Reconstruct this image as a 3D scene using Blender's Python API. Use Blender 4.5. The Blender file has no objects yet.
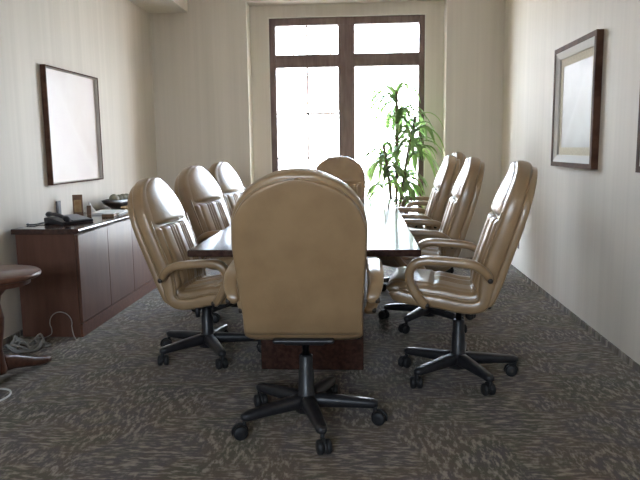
import bpy, bmesh, math, random
from mathutils import Vector, Matrix
random.seed(7)
C = bpy.context.scene.collection
PI = math.pi

# ------------------------------------------------------------------ materials
def mat(name, col, rough=.5, spec=.5, metal=0.0):
    m = bpy.data.materials.new(name); m.use_nodes = True
    b = m.node_tree.nodes['Principled BSDF']
    b.inputs['Base Color'].default_value = (*col, 1)
    b.inputs['Roughness'].default_value = rough
    b.inputs['Specular IOR Level'].default_value = spec
    b.inputs['Metallic'].default_value = metal
    return m, m.node_tree, b

def node(nt, t, **kw):
    n = nt.nodes.new(t)
    for k, v in kw.items():
        if k in n.inputs: n.inputs[k].default_value = v
        else: setattr(n, k, v)
    return n

def coords(nt, scale=(1, 1, 1), rot=(0, 0, 0), kind='Object'):
    tc = node(nt, 'ShaderNodeTexCoord'); mp = node(nt, 'ShaderNodeMapping')
    mp.inputs['Scale'].default_value = scale; mp.inputs['Rotation'].default_value = rot
    nt.links.new(tc.outputs[kind], mp.inputs['Vector'])
    return mp.outputs['Vector']

def ramp(nt, fac, stops):
    r = node(nt, 'ShaderNodeValToRGB'); e = r.color_ramp.elements
    while len(e) < len(stops): e.new(.5)
    for i, (p, c) in enumerate(stops):
        e[i].position = p; e[i].color = (*c, 1)
    nt.links.new(fac, r.inputs['Fac']); return r.outputs['Color']

def noise(nt, vec, scale, detail=3, rough=.5):
    n = node(nt, 'ShaderNodeTexNoise', Scale=scale, Detail=detail, Roughness=rough)
    nt.links.new(vec, n.inputs['Vector']); return n.outputs['Fac']

def bump(nt, b, h, strength, dist=.002):
    bp = node(nt, 'ShaderNodeBump', Strength=strength, Distance=dist)
    nt.links.new(h, bp.inputs['Height']); nt.links.new(bp.outputs['Normal'], b.inputs['Normal'])

def mottled(name, c1, c2, scale, rough=.5, spec=.5, stretch=(1, 1, 1), bmp=0, lo=.35, hi=.65, detail=4, dist=.002):
    m, nt, b = mat(name, c1, rough, spec)
    v = coords(nt, stretch); f = noise(nt, v, scale, detail)
    nt.links.new(ramp(nt, f, [(lo, c1), (hi, c2)]), b.inputs['Base Color'])
    if bmp: bump(nt, b, f, bmp, dist)
    return m

LEATHER = mottled('leather', (.275, .176, .090), (.325, .215, .113), 9, .30, .7)
def _lb():
    nt = LEATHER.node_tree; b = nt.nodes['Principled BSDF']
    b.inputs['Coat Weight'].default_value = .6; b.inputs['Coat Roughness'].default_value = .3
    v = coords(nt, (1, 1, 1)); f = noise(nt, v, 26, 5, .6); bump(nt, b, f, .35, .006)
_lb()
PLASTIC = mottled('black_plastic', (.012, .012, .014), (.018, .018, .021), 30, .38, .5)
RUBBER = mottled('caster_rubber', (.010, .010, .011), (.016, .016, .017), 40, .55, .4)
STEEL = mat('dark_steel', (.08, .08, .085), .3, .5, 1)[0]
BOLT = mat('bolt_plastic', (.03, .022, .018), .4)[0]
WOOD = mottled('mahogany', (.030, .013, .010), (.058, .026, .018), 5, .11, .55, (9, .8, 9), 0)
WOODC = mottled('cabinet_veneer', (.095, .044, .030), (.125, .060, .041), 4, .33, .3, (5, 5, .7), 0)
WOODT = mottled('end_table_veneer', (.075, .028, .016), (.13, .052, .030), 5, .3, .5, (1.5, 8, 8), 0)
FRAMEW = mottled('window_timber', (.13, .080, .068), (.19, .125, .105), 6, .45, .4, (6, 6, .8), 0)
PICFRAME = mottled('picture_frame_wood', (.060, .028, .018), (.11, .055, .035), 12, .65, .1)
BRUSHED = mat('pale_silver_leaf', (.50, .47, .43), .6, .3, 0)[0]
LINEN = mottled('linen_mat', (.52, .47, .36), (.60, .55, .43), 60, .8, .2)
CEIL = mottled('ceiling_paint', (.70, .67, .60), (.74, .71, .64), 5, .9, .2)
PAINT = mottled('reveal_paint', (.72, .69, .62), (.76, .73, .66), 8, .6, .3)
BLACKP = mat('phone_black', (.015, .016, .02), .35)[0]
GREYP = mat('phone_grey', (.14, .15, .17), .3)[0]
PAPER = mottled('white_paper', (.76, .76, .76), (.82, .82, .82), 30, .8, .2)
TAN = mottled('tan_card', (.30, .17, .07), (.46, .32, .16), 14, .6, .3)
BROWN = mottled('brown_card', (.13, .065, .035), (.22, .12, .065), 20, .5, .3)
OLIVE = mottled('olive_stone', (.12, .12, .085), (.26, .25, .18), 14, .5, .3)
BOWLW = mottled('dark_bowl_wood', (.018, .012, .010), (.035, .022, .016), 16, .35, .5)
GREYCORD = mat('grey_cord', (.30, .29, .27), .5)[0]
WHITECORD = mat('white_cord', (.75, .75, .72), .5)[0]
TERRA = mottled('pot_glaze', (.10, .05, .03), (.17, .085, .05), 8, .4, .5)
SOIL = mottled('soil', (.03, .02, .013), (.06, .045, .03), 60, .95, .1, bmp=.6)
BARK = mottled('cane_bark', (.15, .11, .07), (.26, .20, .13), 18, .85, .2, (1, 1, .4), .4)
OUTBARK = mottled('tree_bark', (.36, .29, .25), (.50, .42, .37), 9, .9, .2, (1, 1, .3), .4)
PAVING = mottled('outdoor_paving', (.58, .50, .40), (.68, .60, .49), 2, .85, .2)
STUCCO = mottled('outdoor_stucco', (.62, .52, .45), (.70, .60, .52), 4, .9, .2)
ROOFT = mottled('roof_tile', (.40, .25, .19), (.50, .33, .26), 8, .85, .2)
JACK = mat('jack_plate', (.09, .085, .10), .5)[0]
OUTLETM = mat('outlet_plate', (.16, .14, .12), .5)[0]

def leaf_mat():
    m, nt, b = mat('dracaena_leaf', (.16, .30, .07), .4, .4)
    v = coords(nt); f = noise(nt, v, 7, 2)
    col = ramp(nt, f, [(.35, (.18, .27, .09)), (.65, (.34, .43, .19))])
    nt.links.new(col, b.inputs['Base Color'])
    tr = node(nt, 'ShaderNodeBsdfTranslucent'); mx = node(nt, 'ShaderNodeMixShader'); mx.inputs[0].default_value = .65
    g = node(nt, 'ShaderNodeMix', data_type='RGBA'); g.inputs[0].default_value = .5
    nt.links.new(col, g.inputs[6]); g.inputs[7].default_value = (.60, .78, .42, 1)
    nt.links.new(g.outputs[2], tr.inputs['Color'])
    nt.links.new(b.outputs[0], mx.inputs[1]); nt.links.new(tr.outputs[0], mx.inputs[2])
    nt.links.new(mx.outputs[0], nt.nodes['Material Output'].inputs['Surface'])
    return m
LEAF = leaf_mat()

def glass_mat(name='window_glass', refl=.06):
    m = bpy.data.materials.new(name); m.use_nodes = True; nt = m.node_tree
    nt.nodes.remove(nt.nodes['Principled BSDF'])
    t = node(nt, 'ShaderNodeBsdfTransparent'); g = node(nt, 'ShaderNodeBsdfGlossy', Roughness=.01)
    t.inputs['Color'].default_value = (.97, .98, .97, 1)
    mx = node(nt, 'ShaderNodeMixShader'); mx.inputs[0].default_value = refl
    nt.links.new(t.outputs[0], mx.inputs[1]); nt.links.new(g.outputs[0], mx.inputs[2])
    nt.links.new(mx.outputs[0], nt.nodes['Material Output'].inputs['Surface'])
    return m
GLASS = glass_mat()

def wall_mat():
    # woven vinyl wallcovering with faint vertical strié
    m, nt, b = mat('wallcovering', (.60, .55, .46), .62, .35)
    v = coords(nt, (1, 1, .015)); f = noise(nt, v, 22, 5, .65)
    v2 = coords(nt, (1, 1, .05)); f2 = noise(nt, v2, 5, 2)
    ad = node(nt, 'ShaderNodeMath', operation='ADD'); mu = node(nt, 'ShaderNodeMath', operation='MULTIPLY'); mu.inputs[1].default_value = .5
    nt.links.new(f, ad.inputs[0]); nt.links.new(f2, ad.inputs[1]); nt.links.new(ad.outputs[0], mu.inputs[0])
    nt.links.new(ramp(nt, mu.outputs[0], [(.35, (.595, .545, .475)), (.65, (.675, .62, .545))]), b.inputs['Base Color'])
    bump(nt, b, f, .15, .001)
    return m
WALL = wall_mat()

def carpet_mat():
    m, nt, b = mat('carpet', (.1, .1, .1), .95, .1)
    L = nt.links
    # patches that switch the streak direction, as laid carpet tiles
    tc = node(nt, 'ShaderNodeTexCoord')
    ck = node(nt, 'ShaderNodeTexChecker', Scale=1.0 / .62); L.new(tc.outputs['Object'], ck.inputs['Vector'])
    wob = noise(nt, coords(nt), 2.2, 2)
    vA = coords(nt, (15, 52, 1), (0, 0, .12)); vB = coords(nt, (48, 17, 1), (0, 0, .55))
    fA = noise(nt, vA, 1, 3, .65); fB = noise(nt, vB, 1, 3, .65)
    mx = node(nt, 'ShaderNodeMix'); L.new(fA, mx.inputs[2]); L.new(fB, mx.inputs[3])
    sw = node(nt, 'ShaderNodeMapRange'); sw.inputs[1].default_value = .46; sw.inputs[2].default_value = .56
    L.new(wob, sw.inputs[0]); L.new(sw.outputs[0], mx.inputs[0])
    streak = mx.outputs[0]
    base = noise(nt, coords(nt), 2.6, 3)
    dark = ramp(nt, base, [(.32, (.098, .084, .080)), (.42, (.100, .092, .062)), (.50, (.128, .098, .072)), (.58, (.108, .092, .088)), (.68, (.132, .112, .074))])
    rr = ramp(nt, streak, [(.48, (0, 0, 0)), (.62, (.88, .88, .88))])
    cm = node(nt, 'ShaderNodeMix', data_type='RGBA'); L.new(rr, cm.inputs[0])
    L.new(dark, cm.inputs[6])
    lite = ramp(nt, noise(nt, coords(nt), 3.7, 2), [(.35, (.33, .28, .22)), (.65, (.345, .30, .26))]); L.new(lite, cm.inputs[7])
    L.new(cm.outputs[2], b.inputs['Base Color'])
    b.inputs['Sheen Weight'].default_value = .10; b.inputs['Sheen Roughness'].default_value = .45
    pile = noise(nt, coords(nt), 300, 2); bump(nt, b, pile, .5, .003)
    return m
CARPET = carpet_mat()

def art_mat(name, cols, scale):
    m, nt, b = mat(name, cols[0], .55, .3)
    f = noise(nt, coords(nt), scale, 3)
    nt.links.new(ramp(nt, f, [(.25 + .5 * i / (len(cols) - 1), c) for i, c in enumerate(cols)]), b.inputs['Base Color'])
    b.inputs['Coat Weight'].default_value = .25; b.inputs['Coat Roughness'].default_value = .3
    return m
ART1 = art_mat('pale_canvas', [(.62, .52, .47), (.70, .62, .58), (.66, .56, .54)], 1.6)
ART2 = art_mat('pale_print', [(.40, .40, .38), (.52, .52, .50), (.46, .45, .42)], 2.4)

# ------------------------------------------------------------------ mesh helpers
def obj(name, bm, m, parent=None, smooth=True, bevel=0, seg=2, loc=None):
    bmesh.ops.recalc_face_normals(bm, faces=bm.faces)
    me = bpy.data.meshes.new(name); bm.to_mesh(me); bm.free()
    me.materials.append(m)
    if smooth:
        for p in me.polygons: p.use_smooth = True
    o = bpy.data.objects.new(name, me); C.objects.link(o)
    if parent: o.parent = parent
    if loc: o.location = loc
    if bevel:
        md = o.modifiers.new('bevel', 'BEVEL'); md.width = bevel; md.segments = seg; md.limit_method = 'ANGLE'; md.angle_limit = .6
        md.harden_normals = True
    return o

def box(bm, x0, x1, y0, y1, z0, z1, M=None):
    vs = [bm.verts.new(v) for v in ((x0, y0, z0), (x1, y0, z0), (x1, y1, z0), (x0, y1, z0), (x0, y0, z1), (x1, y0, z1), (x1, y1, z1), (x0, y1, z1))]
    for f in ((0, 3, 2, 1), (4, 5, 6, 7), (0, 1, 5, 4), (1, 2, 6, 5), (2, 3, 7, 6), (3, 0, 4, 7)):
        bm.faces.new([vs[i] for i in f])
    if M is not None: bmesh.ops.transform(bm, matrix=M, verts=vs)
    return bm

def bx(*a, **k): return box(bmesh.new(), *a, **k)

def loft(bm, rows, cap=True):
    R = [[bm.verts.new(p) for p in r] for r in rows]
    n = len(R[0])
    for a, b in zip(R, R[1:]):
        for i in range(n):
            bm.faces.new((a[i], a[(i + 1) % n], b[(i + 1) % n], b[i]))
    if cap:
        bm.faces.new(R[0][::-1]); bm.faces.new(R[-1])
    return bm

def lathe(bm, prof, n=24, o=(0, 0, 0), M=None):
    rows = []
    for r, z in prof:
        ring = [Vector((o[0] + r * math.cos(2 * PI * i / n), o[1] + r * math.sin(2 * PI * i / n), o[2] + z)) for i in range(n)]
        if M is not None: ring = [M @ p for p in ring]
        rows.append(ring)
    return loft(bm, rows)

def tube(bm, pts, r, n=8):
    pts = [Vector(p) for p in pts]; rows = []
    up = Vector((0, 0, 1)); prev = None
    for i, p in enumerate(pts):
        d = (pts[min(i + 1, len(pts) - 1)] - pts[max(i - 1, 0)]).normalized()
        a = d.cross(up if prev is None else prev)
        if prev is None:
            if a.length < .05: a = d.cross(Vector((1, 0, 0)))
            a.normalize()
        else:
            a = (prev - d * prev.dot(d)).normalized()
        prev = a
        b = d.cross(a); rr = r[i] if isinstance(r, (list, tuple)) else r
        rows.append([p + a * rr * math.cos(2 * PI * k / n) + b * rr * math.sin(2 * PI * k / n) for k in range(n)])
    return loft(bm, rows)

def cat(pts, n=8):
    P = [Vector(p) for p in pts]; P = [2 * P[0] - P[1]] + P + [2 * P[-1] - P[-2]]; out = []
    for i in range(1, len(P) - 2):
        for k in range(n):
            t = k / n; a, b, c, d = P[i - 1:i + 3]
            out.append(.5 * ((2 * b) + (c - a) * t + (2 * a - 5 * b + 4 * c - d) * t * t + (-a + 3 * b - 3 * c + d) * t ** 3))
    out.append(P[-2]); return out

def thing(name, label, cat_, loc=(0, 0, 0), rz=0, group=None):
    o = bpy.data.objects.new(name, None); C.objects.link(o); o.empty_display_size = .1
    o.location = loc; o.rotation_euler = (0, 0, rz); o['label'] = label; o['category'] = cat_
    if group: o['group'] = group
    return o

def tag(o, label, cat_, group=None):
    o['label'] = label; o['category'] = cat_
    if group: o['group'] = group
    return o

def struct(o):
    o['kind'] = 'structure'; return o

# ------------------------------------------------------------------ room
XL, XR, YB, YF, ZC = -2.30, 1.49, 7.24, -2.2, 2.98
RX0, RX1, RY, RZ = -1.245, .891, 7.44, 2.78       # window recess
WX0, WX1, WZ0, WZ1 = -1.03, .68, .10, 2.64         # window opening
struct(obj('floor', bx(XL - .2, XR + .2, YF - .2, RY + .12, -.12, 0), CARPET, smooth=False))
struct(obj('ceiling', bx(XL - .2, XR + .2, YF - .2, RY + .2, ZC, ZC + .15), CEIL, smooth=False))
struct(obj('wall_left', bx(XL - .2, XL, YF - .2, YB, 0, ZC), WALL, smooth=False))
struct(obj('wall_right', bx(XR, XR + .2, YF - .2, YB, 0, ZC), WALL, smooth=False))
VX0, VX1, VZ0, VZ1 = -1.65, -.20, 1.20, 2.25          # opening for a fill window added behind the camera
bm = bmesh.new()
box(bm, XL, VX0, YF - .2, YF, 0, ZC); box(bm, VX1, XR, YF - .2, YF, 0, ZC); box(bm, VX0, VX1, YF - .2, YF, 0, VZ0); box(bm, VX0, VX1, YF - .2, YF, VZ1, ZC)
struct(obj('wall_front', bm, WALL, smooth=False))
bm = bmesh.new()                                    # back wall with the recess for the window
box(bm, XL - .2, RX0, YB, RY + .2, 0, ZC); box(bm, RX1, XR + .2, YB, RY + .2, 0, ZC); box(bm, RX0, RX1, YB, RY + .2, RZ, ZC)
box(bm, RX0, WX0, RY, RY + .2, 0, RZ); box(bm, WX1, RX1, RY, RY + .2, 0, RZ); box(bm, WX0, WX1, RY, RY + .2, WZ1, RZ); box(bm, WX0, WX1, RY, RY + .2, 0, WZ0)
struct(obj('wall_back', bm, WALL, smooth=False))
bm = bmesh.new()                                    # pale corner beads of the recess
box(bm, RX0 - .003, RX0 + .003, YB - .003, RY, 0, RZ); struct(obj('trim_1', bm, PAINT, smooth=False))
struct(obj('trim_2', bx(RX1 - .003, RX1 + .003, YB - .003, RY, 0, RZ), PAINT, smooth=False))
bm = bmesh.new()
box(bm, WX0 - .012, WX0, RY - .006, RY + .05, WZ0, WZ1 + .012); box(bm, WX1, WX1 + .012, RY - .006, RY + .05, WZ0, WZ1 + .012); box(bm, WX0, WX1, RY - .006, RY + .05, WZ1, WZ1 + .012)
struct(obj('trim_3', bm, PAINT, smooth=False))
struct(obj('ceiling_soffit', bx(XL, -1.88, YF, YB, 2.69, ZC), CEIL, smooth=False))
struct(obj('baseboard_right', bx(XR - .012, XR, YF, YB, 0, .035), CARPET, smooth=False))
struct(obj('baseboard_left', bx(XL, XL + .012, YF, YB, 0, .035), CARPET, smooth=False))

# window: two tall sashes with transom lights over them
w = bpy.data.objects.new('window_1', None); C.objects.link(w); w.location = (0, RY, 0); struct(w)
F0, F1 = .01, .12
bm = bmesh.new()
box(bm, WX0, -.962, F0, F1, WZ0, WZ1); box(bm, .618, WX1, F0, F1, WZ0, WZ1)
box(bm, -.962, .618, F0, F1, 2.56, WZ1); box(bm, -.962, .618, F0, F1, WZ0, WZ0 + .13)
obj('window_frame', bm, FRAMEW, w, False, .004)
obj('mullion', bx(-.268, -.086, F0 - .006, F1 - .002, WZ0 + .13, 2.56), FRAMEW, w, False, .005)
for a, b in ((-.962, -.268), (-.086, .618)):
    obj('transom', bx(a, b, F0 + .004, F1 - .004, 2.11, 2.25), FRAMEW, w, False, .005)
    for z0, z1 in ((2.25, 2.56), (WZ0 + .13, 2.11)):
        obj('glass_pane', bx(a, b, .062, .068, z0, z1), GLASS, w, False)
obj('muntin', bx(-.624, -.606, .05, .08, 2.25, 2.56), FRAMEW, w, False)
obj('muntin', bx(-.624, -.606, .05, .08, WZ0 + .13, 2.11), FRAMEW, w, False)
for z in (1.605, 1.11, .615):
    obj('muntin', bx(-.962, -.268, .052, .078, z - .009, z + .009), FRAMEW, w, False)

w = bpy.data.objects.new('fill_window', None); C.objects.link(w); w.location = (0, YF - .2, 0); struct(w)  # unseen window, added to brighten the near chair and foreground floor
bm = bmesh.new()
box(bm, VX0, VX0 + .07, .04, .14, VZ0, VZ1); box(bm, VX1 - .07, VX1, .04, .14, VZ0, VZ1); box(bm, VX0 + .07, VX1 - .07, .04, .14, VZ0, VZ0 + .07); box(bm, VX0 + .07, VX1 - .07, .04, .14, VZ1 - .07, VZ1)
obj('window_frame', bm, FRAMEW, w, False, .004)
vm = (VX0 + VX1) / 2
obj('mullion', bx(vm - .04, vm + .04, .035, .135, VZ0 + .07, VZ1 - .07), FRAMEW, w, False, .004)
for a, b in ((VX0 + .07, vm - .04), (vm + .04, VX1 - .07)):
    obj('glass_pane', bx(a, b, .085, .091, VZ0 + .07, VZ1 - .07), GLASS, w, False)

# ------------------------------------------------------------------ outdoors
struct(obj('ground', bx(-60, 60, -60, 60, -.25, -.15), PAVING, smooth=False))
struct(obj('wall_baffle_left', bx(-2.1, -1.75, RY + .2, RY + 1.4, -.15, 3.3), STUCCO, smooth=False))  # unseen wing walls, added to keep sideways daylight off the walls near the window
struct(obj('wall_baffle_right', bx(1.45, 1.8, RY + .2, RY + 1.4, -.15, 3.3), STUCCO, smooth=False))
struct(obj('ceiling_baffle', bx(-2.1, 1.8, RY + .2, RY + 1.1, 3.3, 3.5), STUCCO, smooth=False))  # unseen overhang, added to cut the high sky light at the window
b = thing('building', 'pale stucco building outside beyond the left window panes', 'building', (-7.5, 30, -.15))
obj('wall', bx(-6, 6, 0, 6, 0, 3.4), STUCCO, b, False)
bm = bmesh.new()
loft(bm, [[Vector((x, -.5, 3.4)), Vector((x, 6.5, 3.4)), Vector((x, 3, 5.0))] for x in (-6.5, 6.5)])
obj('roof', bm, ROOFT, b, False)
for x in (-3.5, 0, 3.5): obj('window', bx(x - .6, x + .6, -.06, .02, 1, 2.3), FRAMEW, b, False)
t = thing('bare_tree', 'slender bare tree with thin branches outside the left window panes', 'tree', (-1.0, 13.5, -.15))
bm = bmesh.new(); tube(bm, cat([(0, 0, 0), (.03, 0, 1.2), (-.02, 0, 2.4), (.05, .05, 3.6), (0, 0, 5)]), [.10 - .075 * i / 32 for i in range(33)], 10)
obj('trunk', bm, OUTBARK, t)
bm = bmesh.new(); rr = random.Random(3)
for i in range(16):
    z = 1.5 + i * .2; a = rr.uniform(0, 2 * PI); l = rr.uniform(.5, 1.1)
    p = [Vector((0, 0, z))]
    for k in range(1, 5): p.append(Vector((l * k / 4 * math.cos(a + .15 * k), l * k / 4 * math.sin(a + .15 * k), z + l * .9 * k / 4 + rr.uniform(-.05, .05))))
    tube(bm, cat(p, 3), [.028 - .0018 * q for q in range(13)], 6)
    for k in (2, 3):
        q = p[k]; a2 = a + rr.choice((-1, 1)) * .9
        tube(bm, [q, q + Vector((.2 * math.cos(a2), .2 * math.sin(a2), .22)), q + Vector((.35 * math.cos(a2), .35 * math.sin(a2), .48))], [.012, .009, .005], 5)
obj('branches', bm, OUTBARK, t)

# ------------------------------------------------------------------ conference chair
RC = .306
CP = cat([(.355, .466, 0), (.25, .444, 0), (.12, .434, 0), (0, .416, 0), (-.085, .418, 0), (-.15, .458, 0), (-.192, .55, 0), (-.235, .70, 0),
          (-.275, .84, 0), (-.309, .98, 0), (-.334, 1.09, 0), (-.346, 1.162, 0)], 24)
S = [0.0]
for a, b_ in zip(CP, CP[1:]): S.append(S[-1] + (b_ - a).length)
def at_s(s):
    s = max(0, min(s, S[-1])); i = 0
    while i < len(S) - 2 and S[i + 1] < s: i += 1
    f = (s - S[i]) / (S[i + 1] - S[i]); p = CP[i].lerp(CP[i + 1], f)
    d = (CP[min(i + 3, len(CP) - 1)] - CP[max(i - 2, 0)]).normalized()
    return p, Vector((-d.y * -1, d.x * -1, 0))        # inward normal: up from the seat, forward from the back
def s_at_z(z):
    for i in range(len(CP) - 1, 0, -1):
        if CP[i].y <= z: return S[i]
    return 0
def lerp(a, b_, t): return a + (b_ - a) * t
def sm(a, b_, x):
    t = max(0, min(1, (x - a) / (b_ - a))); return t * t * (3 - 2 * t)
ZA, ZT = .908, 1.162
S_bend = s_at_z(.53); S_arch = s_at_z(ZA); S_end = S[-1]
def halfw(s):
    if s > S_arch:
        t = (s - S_arch) / (S_end - S_arch); return .268 * math.sqrt(max(0, 1 - t ** 2.15))
    if s > S_bend: return lerp(.252, .268, sm(S_bend, S_arch, s))
    return lerp(.256, .252, sm(.1, S_bend, s))
def sect(s, hw, n0, n1, nseg, ex, front=None):
    p, nr = at_s(s); out = []
    c = (n0 + n1) / 2; h = (n1 - n0) / 2
    for k in range(nseg):
        a = 2 * PI * k / nseg; ca, sa = math.cos(a), math.sin(a)
        v = hw * math.copysign(abs(ca) ** (2 / ex), ca); q = h * math.copysign(abs(sa) ** (2 / ex), sa)
        if front and sa > 0: q += front(s, v) * sm(0, .35, sa)
        P = p + nr * (c + q); out.append(Vector((P.x, v, P.y)))
    return out
def sect2(s, hw, n0, n1, nv, ex, front):
    # evenly sampled pad section: flat underside, crowned front with its stitched grooves
    p, nr = at_s(s); h = n1 - n0; top = []; bot = []
    for k in range(nv + 1):
        q = -1 + 2 * k / nv; q = math.copysign(1 - (1 - abs(q)) ** 1.25, q) if abs(q) > .8 else q
        v = hw * q; e = max(0, 1 - abs(q) ** ex) ** (1 / ex)
        P = p + nr * (n0 + h * .45 + h * .55 * e + front(s, v) * e); top.append(Vector((P.x, v, P.y)))
        P = p + nr * (n0 + h * .45 - h * .45 * e); bot.append(Vector((P.x, v, P.y)))
    return top + bot[-2:0:-1]
def stations(s0, s1, n, dense_top=False):
    out = []
    for i in range(n + 1):
        t = i / n
        if dense_top: t = math.sin(t * PI / 2) ** .9
        out.append(s0 + (s1 - s0) * t)
    return out
def groove(x, c, w_): return math.exp(-((x - c) / w_) ** 2)
def edge_round(s, s0, s1, r0, r1):
    k = 1.0
    if r0: k *= math.sqrt(max(.03, 1 - max(0, 1 - (s - s0) / r0) ** 2))
    if r1: k *= math.sqrt(max(.03, 1 - max(0, 1 - (s1 - s) / r1) ** 2))
    return k

def chair_parts(root):
    # upholstered bucket: seat sides and back bolster in one band up to the arched top
    bm = bmesh.new(); rows = []
    for s in stations(0, S_bend, 26) + stations(S_bend, S_end - .0006, 60, True)[1:]:
        k = edge_round(s, 0, 9, .03, 0) * (edge_round(s, 0, S_end, 0, .022) ** .8)
        bk = sm(S_bend - .12, S_bend + .08, s)
        n0 = lerp(.0, .026, bk); n1 = lerp(.085, .128, bk) - .022 * sm(S_arch, S_end, s)
        c = (n0 + n1) / 2; h = (n1 - n0) / 2 * k
        rows.append(sect(s, max(.004, halfw(s)), c - h, c + h, 44, 5))
    loft(bm, rows); shell = obj('bucket_shell', bm, LEATHER, root)
    # rear panel, a little smaller than the bolster so that the seam shows round it
    sp0 = s_at_z(.45); sp1 = S_end - .022
    bm = bmesh.new(); rows = []
    for s in stations(sp0, sp1, 60, True):
        k = edge_round(s, sp0, 9, .02, 0); sq = S_arch + (s - S_arch) * (S_end - S_arch) / (sp1 - S_arch) if s > S_arch else s
        n0 = -.002; n1 = .044; c = (n0 + n1) / 2; h = (n1 - n0) / 2 * k
        rows.append(sect(s, max(.004, halfw(min(sq, S_end - .0004)) - .007), c - h, c + h, 44, 7))
    loft(bm, rows); obj('rear_panel', bm, LEATHER, root)
    # piping along both front edges of the bolster
    for sg in (-1, 1):
        bm = bmesh.new(); pts = []
        for s in stations(.04, S_bend, 16) + stations(S_bend, S_arch, 20)[1:]:
            bk = sm(S_bend - .12, S_bend + .08, s); n1 = lerp(.085, .128, bk)
            p, nr = at_s(s); P = p + nr * (n1 - .006); pts.append((P.x, sg * (halfw(s) - .006), P.y))
        tube(bm, pts, .0045, 6); obj('piping', bm, LEATHER, root)
    # seat cushion
    s1 = s_at_z(.56)
    def fr(s, v):
        d = .012 * (1 - (v / .25) ** 2)
        for c in (-.09, -.06, -.03, .03, .06, .09): d -= .009 * groove(v, c, .007) * sm(.2, .25, s)
        return d - .012 * groove(s, .215, .008) - .007 * groove(abs(v), .185, .008)
    bm = bmesh.new(); rows = []
    for s in stations(-.0, s1, 54):
        k = edge_round(s, 0, s1, .05, .05); n0, n1 = .03, lerp(.108, .118, sm(0, .2, s))
        c = (n0 + n1) / 2; h = (n1 - n0) / 2 * k
        p = sect2(s, halfw(s) - lerp(.004, .030, sm(.03, .12, s)), c - h, c + h, 90, 4.5, fr)
        if s < .06: p = [q + Vector((.03 * math.sqrt(max(0, 1 - (1 - s / .06) ** 2)) * 0 + .022 * (1 - s / .06), 0, 0)) for q in p]
        rows.append(p)
    loft(bm, rows); obj('seat_cushion', bm, LEATHER, root)
    # lumbar cushion with pleats
    z0 = s_at_z(.50); zc = s_at_z(.875)
    def fb(s, v):
        d = .018 * (1 - (v / .27) ** 2) * sm(z0, z0 + .1, s)
        for c in (-.10, -.068, -.036, .036, .068, .10): d -= .015 * groove(v, c, .0075) * sm(z0, z0 + .06, s)
        return d - .012 * groove(abs(v), .185, .010)
    bm = bmesh.new(); rows = []
    for s in stations(z0, zc, 40):
        k = edge_round(s, z0, zc, .05, .03); n0, n1 = .05, .140
        c = n0 + (n1 - n0) * .5; h = (n1 - n0) / 2 * k
        rows.append(sect2(s, halfw(s) - .022, c - h, c + h, 110, 4.2, fb))
    loft(bm, rows); obj('lumbar_cushion', bm, LEATHER, root)
    # head cushion, a domed half round pad
    def fh(s, v):
        return .020 * (1 - (v / .27) ** 2) * (1 - sm(S_arch, S_end, s) * .5)
    bm = bmesh.new(); rows = []
    for s in stations(zc - .004, S_end, 60, True):
        k = edge_round(s, zc - .004, 9, .035, 0) * (edge_round(s, 0, S_end, 0, .03) ** .8); n0 = .05; n1 = lerp(.142, .116, sm(zc, S_end, s))
        c = n0 + (n1 - n0) * .45; h = (n1 - n0) / 2 * k
        t = max(0, (s - zc) / (S_end - zc))
        p = sect2(s, max(.006, halfw(s) - .016), c - h, c + h, 50, 3.0, fh)
        p = [q - Vector((0, 0, .008 * t * t)) for q in p]
        rows.append(p)
    loft(bm, rows); obj('head_cushion', bm, LEATHER, root)
    # looped arms
    path = cat([(-.140, .600, 0), (-.108, .648, 0), (-.05, .682, 0), (.03, .690, 0), (.13, .692, 0), (.19, .687, 0), (.230, .664, 0),
                (.246, .626, 0), (.241, .583, 0), (.213, .528, 0), (.176, .480, 0), (.148, .458, 0)], 6)
    for sg in (-1, 1):
        bm = bmesh.new(); rows = []
        for i, p in enumerate(path):
            d = (path[min(i + 1, len(path) - 1)] - path[max(i - 1, 0)]).normalized(); nr = Vector((-d.y, d.x, 0))
            e = i / (len(path) - 1)
            k = math.sqrt(max(.05, 1 - max(0, 1 - e / .05) ** 2)) * math.sqrt(max(.05, 1 - max(0, 1 - (1 - e) / .05) ** 2))
            top = sm(.10, .25, e) * (1 - sm(.5, .7, e))
            hw = lerp(.028, .035, top) * k; hh = lerp(.021, .022, top) * k
            # the ends bend inward to the side of the shell
            vc = .309 - .020 * (1 - sm(0, .15, e)) - .022 * sm(.82, 1, e)
            ring = []
            for q in range(20):
                a = 2 * PI * q / 20; ca, sa = math.cos(a), math.sin(a)
                P = p + nr * (hh * math.copysign(abs(sa) ** .62, sa))
                ring.append(Vector((P.x, sg * (vc + hw * math.copysign(abs(ca) ** .62, ca)), P.y)))
            rows.append(ring)
        loft(bm, rows); arm = obj('armrest', bm, LEATHER, root)
        for (u, z, v) in ((-.135, .610, .314), (.156, .470, .312)):
            bm = bmesh.new(); lathe(bm, [(.001, -.012), (.012, -.012), (.013, .003), (.009, .007), (.001, .008)], 14)
            bmesh.ops.transform(bm, matrix=Matrix.Translation((u, sg * v, z)) @ Matrix.Rotation(-sg * PI / 2, 4, 'X'), verts=bm.verts)
            o = obj('bolt', bm, BOLT, arm)
    # tilt mechanism, lever, column
    bm = bx(-.10, .15, -.09, .09, .395, .447); box(bm, .0, .20, -.12, .12, .425, .450); box(bm, -.16, -.06, -.13, .13, .425, .447)
    mech = obj('tilt_mechanism', bm, PLASTIC, root, False, .012, 3)
    bm = bmesh.new(); tube(bm, [(.02, -.08, .42), (.02, -.18, .415), (.03, -.235, .41)], .007, 8); lathe(bm, [(.001, -.03), (.012, -.03), (.014, 0), (.012, .03), (.001, .03)], 10, (.03, -.235, .41))
    obj('lever', bm, PLASTIC, mech)
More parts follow.
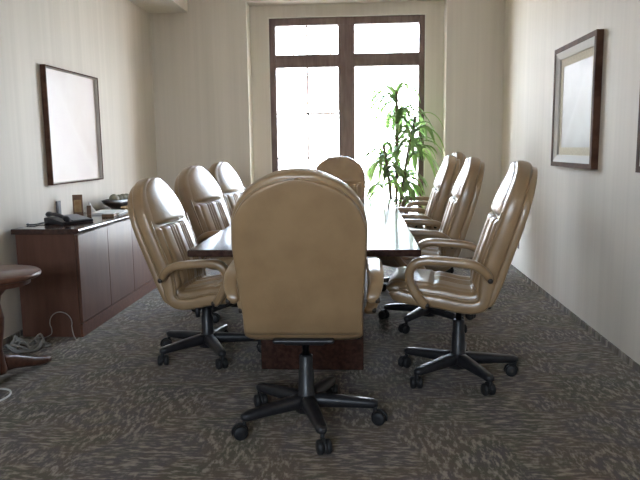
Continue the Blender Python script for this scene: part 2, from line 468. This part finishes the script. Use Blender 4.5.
    bm = bmesh.new(); lathe(bm, [(.016, .20), (.016, .41), (.026, .41), (.026, .43)], 18); obj('gas_lift_rod', bm, STEEL, root)

def chair_base(root):
    out = []
    bm = bmesh.new(); lathe(bm, [(.03, .052), (.052, .056), (.056, .10), (.05, .125), (.036, .14), (.034, .24), (.030, .25), (.030, .31), (.024, .315)], 24)
    out.append(obj('hub', bm, PLASTIC, root))
    for k in range(5):
        bm = bmesh.new(); rows = []
        for i in range(15):
            t = i / 14; r = lerp(.035, RC + .012, t); zt = lerp(.134, .108, t ** 1.3); hh = lerp(.060, .034, t); hw = lerp(.034, .023, t)
            if i == 14: hw *= .6; zt -= .004; hh *= .7
            rows.append([Vector((r, y * hw, zt - hh * z)) for y, z in ((-1, .25), (-.6, 0), (.6, 0), (1, .25), (.9, .85), (.6, 1), (-.6, 1), (-.9, .85))])
        loft(bm, rows); leg = obj('leg', bm, PLASTIC, root); leg['k'] = k
        bm = bmesh.new()
        for sgn in (-1, 1):
            M = Matrix.Translation((.018, sgn * .015, .027)) @ Matrix.Rotation(PI / 2, 4, 'X')
            lathe(bm, [(.006, -.010), (.023, -.010), (.027, -.006), (.027, .006), (.023, .010), (.006, .010)], 18, (0, 0, 0), M)
        lathe(bm, [(.008, .03), (.008, .085)], 10)
        rows = []
        for i in range(9):                     # hood over the wheels
            a = PI * (-.1 + i * .14)
            rows.append([Vector((.018 + q * math.cos(a), v, .027 + q * math.sin(a))) for q, v in ((.029, -.006), (.033, -.004), (.033, .004), (.029, .006))])
        loft(bm, rows); box(bm, -.006, .03, -.006, .006, .024, .050)
        c = obj('caster', bm, RUBBER, leg); c.location = (RC, 0, 0); c.scale = (1.14, 1.14, 1.14)
        out.append(leg)
    return out

proto = thing('conference_chair', 'x', 'chair', group='tan leather conference chairs')
chair_parts(proto); chair_base(proto)
BASE = {'hub', 'leg'}
def copy_tree(o, parent=None):
    c = o.copy(); C.objects.link(c)
    if parent: c.parent = parent
    for ch in list(o.children): copy_tree(ch, c)
    return c
def place(o, x, y, deg, dz, base_deg, tilt, label, seed):
    o.location = (x, y, 0); o.rotation_euler = (0, 0, math.radians(deg)); o['label'] = label
    rr = random.Random(seed); k = 0
    for ch in o.children:
        nm = ch.name.split('.')[0]
        if nm == 'hub': continue
        if nm == 'leg':
            ch.rotation_euler = (0, 0, math.radians(base_deg - deg + 72 * k)); k += 1
            for c in ch.children: c.rotation_euler = (0, 0, rr.uniform(-PI, PI))
        elif nm == 'gas_lift_rod': ch.location = (0, 0, dz)
        else:
            M = Matrix.Translation((0, 0, dz + .42)) @ Matrix.Rotation(-math.radians(tilt), 4, 'Y') @ Matrix.Translation((0, 0, -.42))
            ch.location = M.to_translation(); ch.rotation_euler = M.to_euler()
CH = [(-.256, 2.800, 91.5, -.006, -1.2, 4.5, 'tan leather chair at the near end of the table, seen squarely from behind'),
      (-.930, 3.75, -6, -.088, 10.6, 4, 'tan leather chair nearest the camera on the left side of the table'),
      (-.95, 4.76, -14, -.05, 30, 4, 'middle one of the three tan leather chairs left of the table'),
      (-.94, 5.62, -12, -.045, 50, 3, 'tan leather chair farthest from the camera on the left side of the table'),
      (.502, 3.41, 172, -.018, 4.6, 2, 'tan leather chair nearest the camera on the right side, its whole side and base showing'),
      (.455, 4.50, 175, -.02, 20, 1, 'second tan leather chair from the camera on the right side of the table'),
      (.455, 5.55, 177, -.025, 40, 0, 'third tan leather chair from the camera along the right side of the table'),
      (.66, 6.58, 180, -.005, 15, 0, 'tan leather chair in the far right corner, mostly hidden behind the third right-hand chair'),
      (-.25, 6.45, -92, -.035, 30, 0, 'tan leather chair at the window end of the table, facing the camera')]
protos = [proto] + [copy_tree(proto) for _ in CH[1:]]
for i, (o, a) in enumerate(zip(protos, CH)): place(o, *a[:6], a[6], i + 11)

# ------------------------------------------------------------------ conference table
TX0, TX1, TY0, TY1, TZ = -.842, .272, 3.05, 6.08, .744
t = thing('conference_table', 'long glossy dark mahogany conference table with the tan chairs round it', 'table', ((TX0 + TX1) / 2, (TY0 + TY1) / 2, 0))
hx, hy = (TX1 - TX0) / 2, (TY1 - TY0) / 2
obj('tabletop', bx(-hx, hx, -hy, hy, TZ - .034, TZ), WOOD, t, False, .008, 3)
bm = bmesh.new(); AX, AY = hx - .27, hy - .27
box(bm, -AX, AX, -AY, -AY + .025, TZ - .10, TZ - .034); box(bm, -AX, AX, AY - .025, AY, TZ - .10, TZ - .034)
box(bm, -AX, -AX + .025, -AY + .025, AY - .025, TZ - .10, TZ - .034); box(bm, AX - .025, AX, -AY + .025, AY - .025, TZ - .10, TZ - .034)
obj('apron', bm, WOOD, t, False)
for y0, y1 in ((-hy + .44, -hy + .98), (hy - .98, hy - .44)):
    bm = bx(-.215, .215, y0 + .03, y1 - .03, .22, TZ - .034); p = obj('pedestal', bm, WOOD, t, False, .006)
    obj('plinth', bx(-.285, .285, y0, y1, 0, .22), WOOD, p, False, .008)

# ------------------------------------------------------------------ cabinet along the left wall
CX0, CX1, CY0, CY1, CZ = XL + .022, -1.85, 4.10, 6.60, .725
t = thing('credenza', 'long dark veneered cabinet standing against the left wall under the picture', 'cabinet', (CX0, CY0, 0))
dep = CX1 - CX0; ln = CY1 - CY0
obj('body', bx(.012, dep - .02, .0, ln, .0, CZ - .035), WOODC, t, False, .002)
bm = bmesh.new()                                    # top with a rounded front edge
pf = [(.0, -.035), (dep + .005, -.035), (dep + .022, -.026), (dep + .026, -.014), (dep + .020, -.004), (dep + .008, 0), (.0, 0)]
loft(bm, [[Vector((x, y, CZ + z)) for x, z in pf] for y in (-.03, ln + .03)])
obj('cabinet_top', bm, WOOD, t, False, .003)
nd = 5; dw = (ln - .01) / nd
for i in range(nd):
    d = obj('door', bx(dep - .018, dep, .005 + i * dw + .002, .005 + (i + 1) * dw - .002, .095, CZ - .045), WOODC, t, False, .002)
obj('plinth', bx(dep - .018, dep - .002, .0, ln, 0, .09), WOODT, t, False)

# round end table at the left edge
t = thing('end_table', 'round dark wood end table at the left edge, in front of the cabinet end', 'table', (-1.935, 3.22, 0))
bm = bmesh.new(); lathe(bm, [(.0001, .574), (.240, .574), (.248, .580), (.250, .588), (.248, .596), (.240, .602), (.0001, .602)], 64); obj('tabletop', bm, WOODT, t)
bm = bmesh.new(); lathe(bm, [(.17, .54), (.195, .54), (.195, .573), (.17, .573)], 48); obj('apron', bm, WOODT, t, False)
bm = bmesh.new(); lathe(bm, [(.045, .06), (.05, .08), (.042, .12), (.034, .2), (.05, .30), (.055, .36), (.04, .44), (.05, .48), (.11, .545), (.11, .573)], 28); obj('pedestal', bm, WOODT, t)
for k in range(3):
    a = math.radians((76, 212, 284)[k]); d = Vector((math.cos(a), math.sin(a), 0)); n = Vector((-d.y, d.x, 0)); bm = bmesh.new(); rows = []
    for i in range(12):
        q = i / 11; c = d * lerp(.02, .375, q) + Vector((0, 0, lerp(.105, .026, sm(0, 1, q)))); hw = lerp(.026, .030, q); hh = lerp(.045, .018, q)
        rows.append([c + n * (hw * u) + Vector((0, 0, hh * v)) for u, v in ((-1, -.7), (-.7, -1), (.7, -1), (1, -.7), (1, .6), (.6, 1), (-.6, 1), (-1, .6))])
    loft(bm, rows); f = obj('foot', bm, WOODT, t)
    bm = bmesh.new(); lathe(bm, [(.014, 0), (.016, .004), (.012, .014)], 14, d * .355); obj('glide', bm, STEEL, f)

# ------------------------------------------------------------------ pictures
def picture(name, label, side, y0, y1, z0, z1, fw, depth, fm, lip, matw, art, edge=None):
    t = thing(name, label, 'picture', (XL if side < 0 else XR, (y0 + y1) / 2, (z0 + z1) / 2))
    hy, hz = (y1 - y0) / 2, (z1 - z0) / 2; sx = 1 if side < 0 else -1
    def ring(d0, d1, oy, oz, w_, m, nm, slope=0):
        bm = bmesh.new()
        def P(x, y, z): return Vector((sx * x, y, z))
        o = [(-oy, -oz), (oy, -oz), (oy, oz), (-oy, oz)]; i = [(-oy + w_, -oz + w_), (oy - w_, -oz + w_), (oy - w_, oz - w_), (-oy + w_, oz - w_)]
        R = [[bm.verts.new(P(d0, *p)) for p in o], [bm.verts.new(P(d1, *p)) for p in o], [bm.verts.new(P(d1 - slope, *p)) for p in i], [bm.verts.new(P(d0, *p)) for p in i]]
        for a, b in ((0, 1), (1, 2), (2, 3), (3, 0)):
            for k in range(4): bm.faces.new((R[a][k], R[a][(k + 1) % 4], R[b][(k + 1) % 4], R[b][k]))
        return obj(nm, bm, m, t, False)
    ring(0, depth, hy, hz, fw, fm, 'frame')
    oy, oz = hy - fw, hz - fw
    if lip: ring(0, depth - .004, oy, oz, lip, BRUSHED, 'liner', .016); oy -= lip; oz -= lip
    if matw: ring(0, .014, oy, oz, matw, LINEN, 'mat_board'); oy -= matw; oz -= matw
    bm = bmesh.new(); box(bm, *sorted((0, sx * .011)), -oy, oy, -oz, oz); obj('canvas', bm, art, t, False)
    return t
picture('framed_picture', 'large pale picture in a thin dark frame on the left wall above the cabinet', -1, 4.665, 5.61, .975, 1.838, .010, .040, PICFRAME, .006, 0, ART1)
picture('framed_picture', 'pale print with silver liner in a brown frame, whole on the right wall', 1, 4.29, 5.19, 1.062, 1.925, .034, .045, PICFRAME, .05, .055, ART2)
picture('framed_picture', 'brown framed picture cut by the right edge of the photo', 1, 2.60, 3.60, 1.07, 1.93, .034, .045, PICFRAME, .05, .055, ART2)

# ------------------------------------------------------------------ things on the cabinet
Z = CZ
def mk(name, label, cat_, bm, m, loc, rz=0, **k):
    o = obj(name, bm, m, None, **k); o.location = loc; o.rotation_euler = (0, 0, rz); return tag(o, label, cat_)
t = thing('desk_phone', 'black desk phone with handset on the near end of the cabinet top', 'phone', (-2.06, 4.45, Z), math.radians(62))
bm = bmesh.new(); loft(bm, [[Vector((x, y, z)) for y, z in ((-.10, 0), (.10, 0), (.10, .042), (.06, .045), (-.10, .018))] for x in (-.13, .13)]); obj('body', bm, BLACKP, t, False, .006)
bm = bmesh.new(); M = Matrix.Translation((.035, -.018, .034)) @ Matrix.Rotation(.168, 4, 'X'); box(bm, -.075, .075, -.08, .08, -.004, .003, M); obj('keypad_panel', bm, GREYP, t, False, .002)
bm = bmesh.new(); rows = []
for i in range(17):
    q = i / 16; y = lerp(-.11, .11, q); e = abs(q - .5) * 2; r = lerp(.017, .027, sm(.6, .85, e)) * (1 if e < .95 else .7); zc = .046 + (q - .5) * .03 + .015 * (1 - e * e)
    rows.append([Vector((-.088 + r * math.cos(2 * PI * k / 12), y, zc + .75 * r * math.sin(2 * PI * k / 12))) for k in range(12)])
loft(bm, rows); obj('handset', bm, BLACKP, t)
bm = bmesh.new(); tube(bm, cat([(-.13, .06, .012), (-.17, .09, .006), (-.22, .07, .006), (-.25, .11, .006), (-.21, .16, .006)], 6), .005, 8); obj('cord', bm, BLACKP, t)
o = mk('wall_jack', 'small dark jack plate on the left wall just above the phone', 'wall plate', bx(0, .008, -.035, .035, -.055, .055), JACK, (XL, 4.80, .795), smooth=False, bevel=.002)
t = thing('tent_card', 'upright tan card holder on the cabinet behind the phone, the taller of two', 'card holder', (-2.19, 4.90, Z), math.radians(20))
obj('body', bx(-.036, .036, -.012, .012, 0, .165), BROWN, t, False, .003); obj('face', bx(-.026, .026, -.0135, -.011, .03, .125), TAN, t, False)
mk('small_box', 'small brown upright box on the cabinet right beside the taller tan card holder', 'box', bx(-.016, .016, -.012, .012, 0, .075), BROWN, (-2.13, 4.96, Z), .3, smooth=False, bevel=.003)
random.seed(5)
bm = bmesh.new()
for i in range(5):
    box(bm, -.11, .11, -.15, .15, i * .003, i * .003 + .0026, Matrix.Rotation(random.uniform(-.12, .12), 4, 'Z'))
mk('paper_stack', 'loose stack of white papers on the middle of the cabinet top', 'papers', bm, PAPER, (-2.03, 5.12, Z), .06, smooth=False)
bm = bmesh.new(); rows = []                        # crumpled white napkin peak
for i in range(7):
    q = i / 6; r = lerp(.055, .004, q ** .8)
    rows.append([Vector((r * (1 + .16 * math.sin(3 * a + i)) * math.cos(a), r * (1 + .16 * math.sin(3 * a + i)) * math.sin(a), .085 * q)) for a in [2 * PI * k / 20 for k in range(20)]])
loft(bm, rows); mk('folded_napkin', 'white cloth napkin folded to a peak between the small box and the tray', 'napkin', bm, PAPER, (-2.215, 5.17, Z), 0)
t = thing('coaster_box', 'flat brown coaster box with white top at the cabinet front edge', 'box', (-1.93, 4.86, Z), .1)
obj('body', bx(-.045, .045, -.045, .045, 0, .02), BROWN, t, False, .003); obj('coaster', bx(-.04, .04, -.04, .04, .02, .026), PAPER, t, False, .002)
bm = bmesh.new(); lathe(bm, [(.001, 0), (.075, 0), (.10, .022), (.105, .03), (.098, .028), (.07, .008), (.001, .006)], 32); bmesh.ops.scale(bm, vec=(.72, 1.25, 1), verts=bm.verts)
mk('woven_dish', 'shallow oval tan dish in front of the dark tray on the cabinet', 'dish', bm, TAN, (-1.955, 5.40, Z), 0)
bm = bmesh.new(); rows = []                        # boat shaped tray
def boat(q, f):
    a = 2 * PI * q / 40; return a
outer = [(.16, .055, 0), (.24, .075, .03), (.31, .09, .05), (.36, .098, .078)]
inner = [(.345, .088, .078), (.30, .078, .05), (.22, .06, .03), (.12, .04, .018)]
for (ly, lx, z) in outer + inner:
    r = []
    for k in range(40):
        a = 2 * PI * k / 40; ca, sa = math.cos(a), math.sin(a)
        y = ly * math.copysign(abs(sa) ** .9, sa); x = lx * math.copysign(abs(ca) ** 1.3, ca)
        r.append(Vector((x, y, z + (.012 * (abs(y) / .36) ** 3 if z > .05 else 0))))
    rows.append(r)
loft(bm, rows); mk('boat_bowl', 'long dark boat-shaped wooden tray on the far part of the cabinet', 'tray', bm, BOWLW, (-2.13, 5.62, Z), 0)
for i, (dy, r) in enumerate(((-.13, .042), (-.02, .036), (.075, .036), (.165, .034))):
    bm = bmesh.new(); bmesh.ops.create_uvsphere(bm, u_segments=20, v_segments=12, radius=r); bmesh.ops.scale(bm, vec=(1, 1.15, 1), verts=bm.verts)
    o = mk('decor_stone', ('olive grey ball nearest the pointed near end of the dark tray', 'second olive grey ball from the near end of the dark tray', 'third olive grey ball from the near end of the dark tray', 'olive grey ball at the far end of the dark tray')[i], 'ball', bm, OLIVE, (-2.13, 5.62 + dy, Z + .050 + r * .85), 0)
    o['group'] = 'olive grey balls in the dark tray'

# outlet low on the right wall
t = thing('wall_outlet', 'small dark outlet plate low on the right wall behind the nearest right-hand chair', 'outlet', (XR, 6.35, .30))
obj('plate', bx(-.008, 0, -.04, .04, -.06, .06), OUTLETM, t, False, .002)
for z in (-.025, .025): obj('socket', bx(-.011, -.007, -.017, .017, z - .014, z + .014), JACK, t, False, .002)

# cords on the floor near the end table
random.seed(9)
bm = bmesh.new(); pts = []
for i in range(90):
    a = i * .42; r = .085 + .025 * math.sin(i * .37) ; pts.append((r * math.cos(a) * 1.2 + .02 * math.sin(i * .9), r * math.sin(a) + .015 * math.cos(i * 1.3), .007 + .07 * (i / 90) * (.6 + .4 * math.sin(a * 1.5 + i)) ** 2))
tube(bm, cat(pts, 3), .0065, 7)
mk('cable_coil', 'heap of coiled grey cable on the carpet between end table and cabinet', 'cable', bm, GREYCORD, (-2.10, 3.86, 0), 0)
bm = bmesh.new(); pts = [(-.10, 0, .004), (-.05, 0, .03)]
for i in range(19):
    a = PI + .5 - i * (PI * 1.25 / 18); pts.append((.02 + .075 * math.cos(a), .0, .105 + .075 * math.sin(a)))
pts += [(.11, -.02, .03), (.13, -.03, .004)]
tube(bm, cat(pts, 3), .0032, 6)
mk('looped_cord', 'thin grey cord standing in a loop against the dark cabinet end', 'cord', bm, GREYCORD, (-2.00, 4.06, 0), 0)
bm = bmesh.new(); tube(bm, cat([(-.20, .0, .005), (-.09, -.06, .005), (-.01, -.05, .005), (.03, .02, .005), (.02, .10, .005), (-.04, .15, .005), (-.16, .13, .005)], 8), .005, 8)
mk('white_cord', 'thin white cord curving on the carpet at the left edge by the end table', 'cord', bm, WHITECORD, (-1.815, 2.99, 0), 0)

# ------------------------------------------------------------------ dracaena by the window
t = thing('potted_dracaena', 'tall potted dracaena with drooping strap leaves standing in front of the right window', 'plant', (.37, 7.10, 0))
bm = bmesh.new(); lathe(bm, [(.11, 0), (.12, .01), (.155, .28), (.165, .29), (.165, .32), (.15, .32), (.14, .27), (.001, .27)], 32); pot = obj('pot', bm, TERRA, t)
bm = bmesh.new(); lathe(bm, [(.001, .271), (.14, .271), (.135, .285), (.001, .29)], 24); obj('soil', bm, SOIL, pot)
def crown(name, top, n, rmin, rmax, seed, spread=1, zspan=.25):
    rr = random.Random(seed); bm = bmesh.new()
    for i in range(n):
        a = i * 2.4 + rr.uniform(-.4, .4); L = rr.uniform(rmin, rmax); el = rr.uniform(.1, 1.15); w0 = rr.uniform(.019, .030)
        d = Vector((math.cos(a) * spread, math.sin(a) * .8, 0)); p = Vector(top) + Vector((0, 0, -zspan * rr.random())); side = Vector((-math.sin(a), math.cos(a), 0))
        v = d * math.cos(el) + Vector((0, 0, math.sin(el))); rows = []; ns = 9
        for k in range(ns + 1):
            q = k / ns; wd = w0 * (math.sin(PI * min(1, .18 + .82 * q)) ** .7 if q < 1 else .02)
            nr = side.cross(v).normalized() if v.length else Vector((0, 0, 1))
            lim = p.copy(); lim.y = min(lim.y, RY - 7.10 - .02)
            rows.append((lim - side * wd + nr * .25 * wd, lim + nr * -.002, lim + side * wd + nr * .25 * wd))
            p = p + v.normalized() * (L / ns); v = v.normalized() + Vector((0, 0, -.30 - .12 * q))
        V = [[bm.verts.new(x) for x in r] for r in rows]; V2 = [[bm.verts.new(x + Vector((0, 0, -.0015))) for x in r] for r in rows]
        for A, B in zip(V, V[1:]):
            for k in (0, 1): bm.faces.new((A[k], A[k + 1], B[k + 1], B[k]))
        for A, B in zip(V2, V2[1:]):
            for k in (0, 1): bm.faces.new((A[k + 1], A[k], B[k], B[k + 1]))
        for A, A2, B, B2 in zip(V, V2, V[1:], V2[1:]):
            bm.faces.new((A[0], B[0], B2[0], A2[0])); bm.faces.new((B[2], A[2], A2[2], B2[2]))
    return obj(name, bm, LEAF, t)
for (x, y, zt, bend, seed) in ((-.01, 0, 1.80, .0, 1), (.06, .02, 1.54, .13, 2), (-.07, -.03, 1.25, -.08, 3), (.02, -.05, .95, .06, 4)):
    bm = bmesh.new(); tube(bm, cat([(x * .6, y, .28), (x, y, .28 + (zt - .28) * .4), (x + bend * .5, y, .28 + (zt - .28) * .75), (x + bend, y, zt)], 6), .017, 10); obj('cane', bm, BARK, t)
    crown('foliage', (x + bend, y, zt), (48, 36, 36, 30)[seed - 1], .32, (.54, .50, .46, .44)[seed - 1], seed, 1, (.6, .45, .5, .4)[seed - 1])

# ------------------------------------------------------------------ light
wd = bpy.data.worlds.new('sky'); bpy.context.scene.world = wd; wd.use_nodes = True; nt = wd.node_tree
bg = nt.nodes['Background']
tc = node(nt, 'ShaderNodeTexCoord'); sep = node(nt, 'ShaderNodeSeparateXYZ'); nt.links.new(tc.outputs['Generated'], sep.inputs[0])
cr = ramp(nt, sep.outputs['Z'], [(0, (.86, .91, 1)), (.25, (.72, .83, 1)), (1, (.46, .64, 1))])
nt.links.new(cr, bg.inputs['Color']); bg.inputs['Strength'].default_value = 10.5
sun = bpy.data.lights.new('sun', 'SUN'); sun.energy = 6; sun.angle = .009; sun.color = (1, .94, .84)
so = bpy.data.objects.new('sun', sun); C.objects.link(so); so.rotation_euler = (math.radians(42), 0, math.radians(-80))
pl = bpy.data.lights.new('window_portal', 'AREA'); pl.shape = 'RECTANGLE'; pl.size = WX1 - WX0; pl.size_y = WZ1 - WZ0; pl.cycles.is_portal = True
def fill_portal():  # portal for the added fill window
    p = bpy.data.lights.new('window_portal', 'AREA'); p.shape = 'RECTANGLE'; p.size = VX1 - VX0; p.size_y = VZ1 - VZ0; p.cycles.is_portal = True
    o = bpy.data.objects.new('window_portal', p); C.objects.link(o); o.location = ((VX0 + VX1) / 2, YF - .17, (VZ0 + VZ1) / 2); o.rotation_euler = (PI / 2, 0, 0)
fill_portal()
po = bpy.data.objects.new('window_portal', pl); C.objects.link(po); po.location = ((WX0 + WX1) / 2, RY + .15, (WZ0 + WZ1) / 2); po.rotation_euler = (-PI / 2, 0, 0)

# ------------------------------------------------------------------ camera
cd = bpy.data.cameras.new('camera'); co = bpy.data.objects.new('camera', cd); C.objects.link(co)
f, pitch, yaw, roll, H = 655.175, .139406, -.0664164, -.0131355, 1.22
fw = Vector((math.sin(yaw) * math.cos(pitch), math.cos(yaw) * math.cos(pitch), -math.sin(pitch))); r = Vector((math.cos(yaw), -math.sin(yaw), 0)); u = r.cross(fw)
c, s = math.cos(roll), math.sin(roll); r2 = c * r + s * u; u2 = -s * r + c * u
co.matrix_world = Matrix(((r2.x, u2.x, -fw.x, 0), (r2.y, u2.y, -fw.y, 0), (r2.z, u2.z, -fw.z, H), (0, 0, 0, 1)))
cd.sensor_width = 36; cd.lens = 36 * f / 640; cd.clip_start = .05; cd.clip_end = 200
sc = bpy.context.scene; sc.camera = co
sc.view_settings.view_transform = 'Standard'; sc.view_settings.look = 'None'; sc.view_settings.gamma = 1; sc.view_settings.use_curve_mapping = False
sc.view_settings.exposure = 2.2
sc.cycles.use_denoising = True; sc.cycles.max_bounces = 12; sc.cycles.diffuse_bounces = 8; sc.cycles.glossy_bounces = 4; sc.cycles.transparent_max_bounces = 12
sc.cycles.caustics_reflective = False; sc.cycles.caustics_refractive = False; sc.cycles.sample_clamp_indirect = 6
